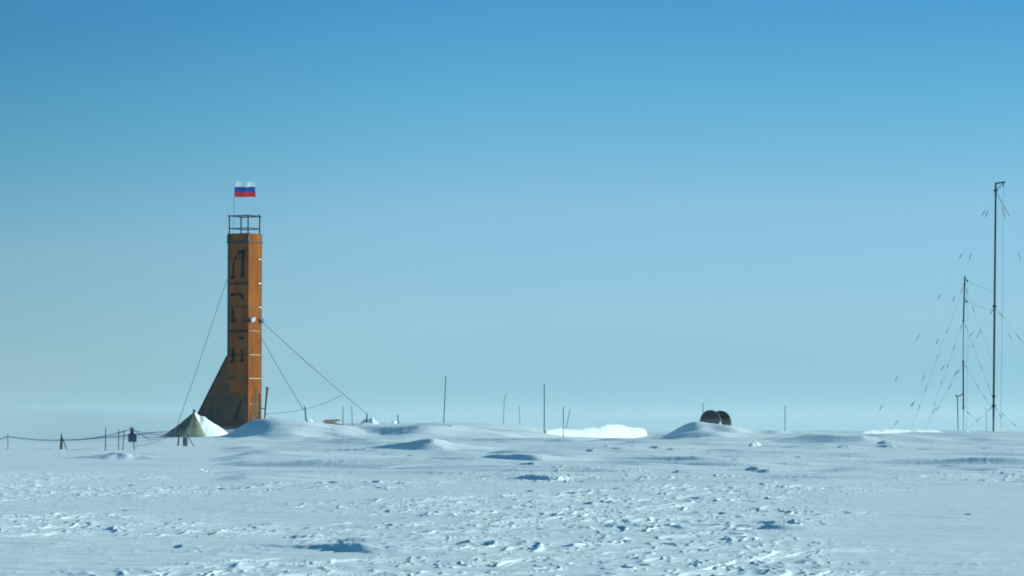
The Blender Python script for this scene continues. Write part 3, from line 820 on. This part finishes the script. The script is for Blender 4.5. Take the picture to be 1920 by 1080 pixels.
def guy(label, group, a, b, Ya, Yb, ins, r=.0035, il=.65, ir=.029):
    p0, p1 = P(a[0], a[1], Ya), P(b[0], b[1], Yb)
    root = empty('guy_wire', p1); tag(root, label, 'wire', group)
    m = MB(); m.tube([p0, p1], r, 5); m.build('wire', M_GREY, root, world_pts=True)
    d = (p1 - p0).normalized()
    for row in ins:
        # parameter at which the wire passes this row
        lo, hi = 0.0, 1.0
        def rr(t):
            q = p0.lerp(p1, t); dz = q.z - EYE
            v = (dz * CP - q.y * SP) / (q.y * CP + dz * SP)
            return 540 - v * F
        for _ in range(30):
            mid = (lo + hi) / 2
            if rr(mid) < row: lo = mid
            else: hi = mid
        q = p0.lerp(p1, (lo + hi) / 2)
        L = il * random.uniform(.8, 1.15)
        m = MB(); m.tube([q - d * L / 2, q - d * L * .42, q + d * L * .42, q + d * L / 2], [ir * .4, ir, ir, ir * .4], 6); m.build('insulator', M_STEEL, root, world_pts=True)
    return root
GT = 'guy wires of the tallest mast'; GS = 'guy wires of the shorter mast'
guy('outermost left guy of the tallest mast from its top collar', GT, (1865.5, 358), (1630, 806), YM, YM - 3, (399, 480, 556, 632, 710, 764))
guy('inner left guy of the tallest mast from its top collar', GT, (1866, 360), (1691, 812), YM, YM + 8, (401, 481, 560, 640, 709, 757))
guy('outer right guy of the tallest mast leaving its top collar', GT, (1868, 360), (2110, 812), YM, YM - 3, (373, 395, 478, 560), il=1.3)
guy('inner right guy of the tallest mast leaving its top collar', GT, (1868, 360), (2030, 812), YM, YM + 8, (398, 481, 562), il=1.0)
guy('steep left guy of the tallest mast from its middle collar', GT, (1864.5, 576), (1727, 811), YM, YM + 7, (584, 627, 700, 770))
guy('shallow left guy of the tallest mast from its middle collar', GT, (1864.5, 576), (1664, 812), YM, YM - 4, (627, 690, 758, 792))
guy('shallow right guy of the tallest mast from its middle collar', GT, (1866, 576), (2050, 812), YM, YM - 4, (590, 632), r=.008)
guy('steep right guy of the tallest mast from its middle collar', GT, (1866, 576), (1985, 812), YM, YM + 7, (630, 700))
guy('lowest right guy of the tallest mast, shallow one', GT, (1864, 762), (1913, 806), YM, YM - 4, (777, 795), r=.008)
guy('lowest right guy of the tallest mast, steep one', GT, (1864, 762), (1896, 810), YM, YM + 3, (780,), r=.008)
guy('lowest left guy of the tallest mast', GT, (1861.5, 762), (1812, 808), YM, YM - 3, (767, 787), r=.010)

YS = 305.0
m2 = empty('radio_mast', P(1806, 812, YS)); tag(m2, 'shorter slender mast in four sections left of the tallest mast', 'mast', 'radio masts')
segs = [((1809, 518), (1806.6, 602), .075), ((1806.6, 602), (1806, 678), .04), ((1806, 678), (1806.3, 765), .075), ((1806.3, 765), (1806.5, 820), .035)]
for a, b, r in segs:
    m = MB(); m.tube([P(a[0], a[1], YS), P(b[0], b[1], YS)], r, 8); m.build('section', M_STEEL if r > .05 else M_GREY, m2, world_pts=True)
for px, row in ((1808.6, 533), (1806.6, 602), (1806, 678), (1806.3, 765)):
    m = MB(); q = P(px, row, YS); m.tube([q - Vector((0, 0, .14)), q + Vector((0, 0, .1))], [.085, .11], 8); m.build('collar', M_STEEL, m2, world_pts=True)
for px, row in ((1813.2, 526), (1812, 565)):
    m = MB(); q = P(px, row, YS); m.tube([P(px - 4.5, row - 6, YS), q], .025, 6); m.tube([q + Vector((-.06, 0, .09)), q + Vector((.07, 0, -.1))], [.07, .1], 8); m.build('insulator', M_STEEL, m2, world_pts=True)
guy('outer left guy of the shorter mast from its top', GS, (1807.5, 533), (1707, 808), YS, YS - 3, (545, 620, 668, 730, 763), r=.008, il=.45)
guy('right guy of the shorter mast from its top', GS, (1809, 535), (1868, 700), YS, YS + 4, (547, 580, 620), r=.008, il=.45)
guy('left guy of the shorter mast from its second collar', GS, (1806, 603), (1735, 806), YS, YS - 3, (612, 651, 686, 719, 757), r=.008, il=.45)
guy('right guy of the shorter mast from its second collar', GS, (1807, 603), (1884, 806), YS, YS + 4, (613, 650, 690, 724), r=.008, il=.45)
guy('left guy of the shorter mast from its third collar', GS, (1805.5, 681), (1742, 795), YS, YS - 3, (697, 725, 765), r=.008, il=.6)
guy('right guy of the shorter mast from its third collar', GS, (1806.5, 681), (1880, 800), YS, YS + 4, (687, 725, 745), r=.010, il=.5)
guy('lowest right guy of the shorter mast', GS, (1806.5, 766), (1850, 806), YS, YS + 2, (775, 788), r=.009, il=.5)
line_thing('antenna_wire', 'upper thin antenna wire strung between the two masts', 'wire', 'antenna wires between the masts', sagline(P(1813.5, 527, YS), P(1865.3, 548, YM), .05), .010, M_GREY)
line_thing('antenna_wire', 'lower thin antenna wire strung between the two masts', 'wire', 'antenna wires between the masts', sagline(P(1812.5, 566, YS), P(1864.8, 582, YM), .1), .010, M_GREY)
line_thing('halyard', 'thin halyard hanging beside the shorter mast', 'rope', None, [P(1813.4, 529, YS), P(1815, 640, YS), P(1812, 808, YS)], .010, M_GREY)

sp_ = empty('pipe_post', P(1795.5, 812, YS)); tag(sp_, 'low thin post with a side arm joined to the shorter mast', 'post')
m = MB(); m.tube([P(1795.3, 742, YS), P(1796.5, 820, YS)], .05, 8); m.build('post', M_GREY, sp_, world_pts=True)
m = MB(); m.tube([P(1791.8, 743, YS), P(1800, 742.2, YS), P(1803, 740, YS), P(1805.6, 737, YS)], .05, 8); m.tube([P(1792.4, 738.5, YS), P(1792.4, 745, YS)], .04, 6); m.build('arm', M_STEEL, sp_, world_pts=True)

# ------------------------------------------------------------------ air
hz = MB(); hz.box((0, 4000 - 200, 18), (9000, 9000, 60))
hm = bpy.data.materials.new('haze'); hm.use_nodes = True
nt = hm.node_tree; nt.nodes.remove(nt.nodes['Principled BSDF'])
pv = nt.nodes.new('ShaderNodeVolumePrincipled'); pv.inputs['Color'].default_value = (.86, .92, .97, 1); pv.inputs['Density'].default_value = .0001; pv.inputs['Anisotropy'].default_value = .2
nt.links.new(pv.outputs[0], nt.nodes['Material Output'].inputs['Volume'])
ho = hz.build('haze', hm); tag(ho, kind='stuff')

# snow blown along the ground on the left, thick enough to hide the skyline there
bm = bmesh.new(); bmesh.ops.create_icosphere(bm, subdivisions=4, radius=1)
me = bpy.data.meshes.new('blowing_snow')
for v in bm.verts: v.co = Vector((v.co.x * 54, v.co.y * 225, v.co.z * 4.2))
bm.to_mesh(me); bm.free()
bs = bpy.data.objects.new('blowing_snow', me); COL.objects.link(bs); bs.location = (-64, 365, .2)
bmt = hm.copy(); bmt.name = 'blowing_snow'; bmt.node_tree.nodes['Principled Volume'].inputs['Density'].default_value = .0048
bmt.node_tree.nodes['Principled Volume'].inputs['Color'].default_value = (.58, .66, .69, 1)
me.materials.append(bmt); tag(bs, 'thin veil of blowing snow drifting low over the plain', kind='stuff')

# a thinner veil of drifting snow over the whole plain
vl = bs.copy(); vl.data = bs.data.copy(); COL.objects.link(vl); vl.location = (40, 300, .3); vl.scale = (1.7, 1.05, .62); vl.name = 'drifting_snow'
vm = bmt.copy(); vm.name = 'drifting_snow'; vm.node_tree.nodes['Principled Volume'].inputs['Density'].default_value = .0010
vl.data.materials.clear(); vl.data.materials.append(vm); vl['label'] = 'faint veil of drifting snow just above the open plain'
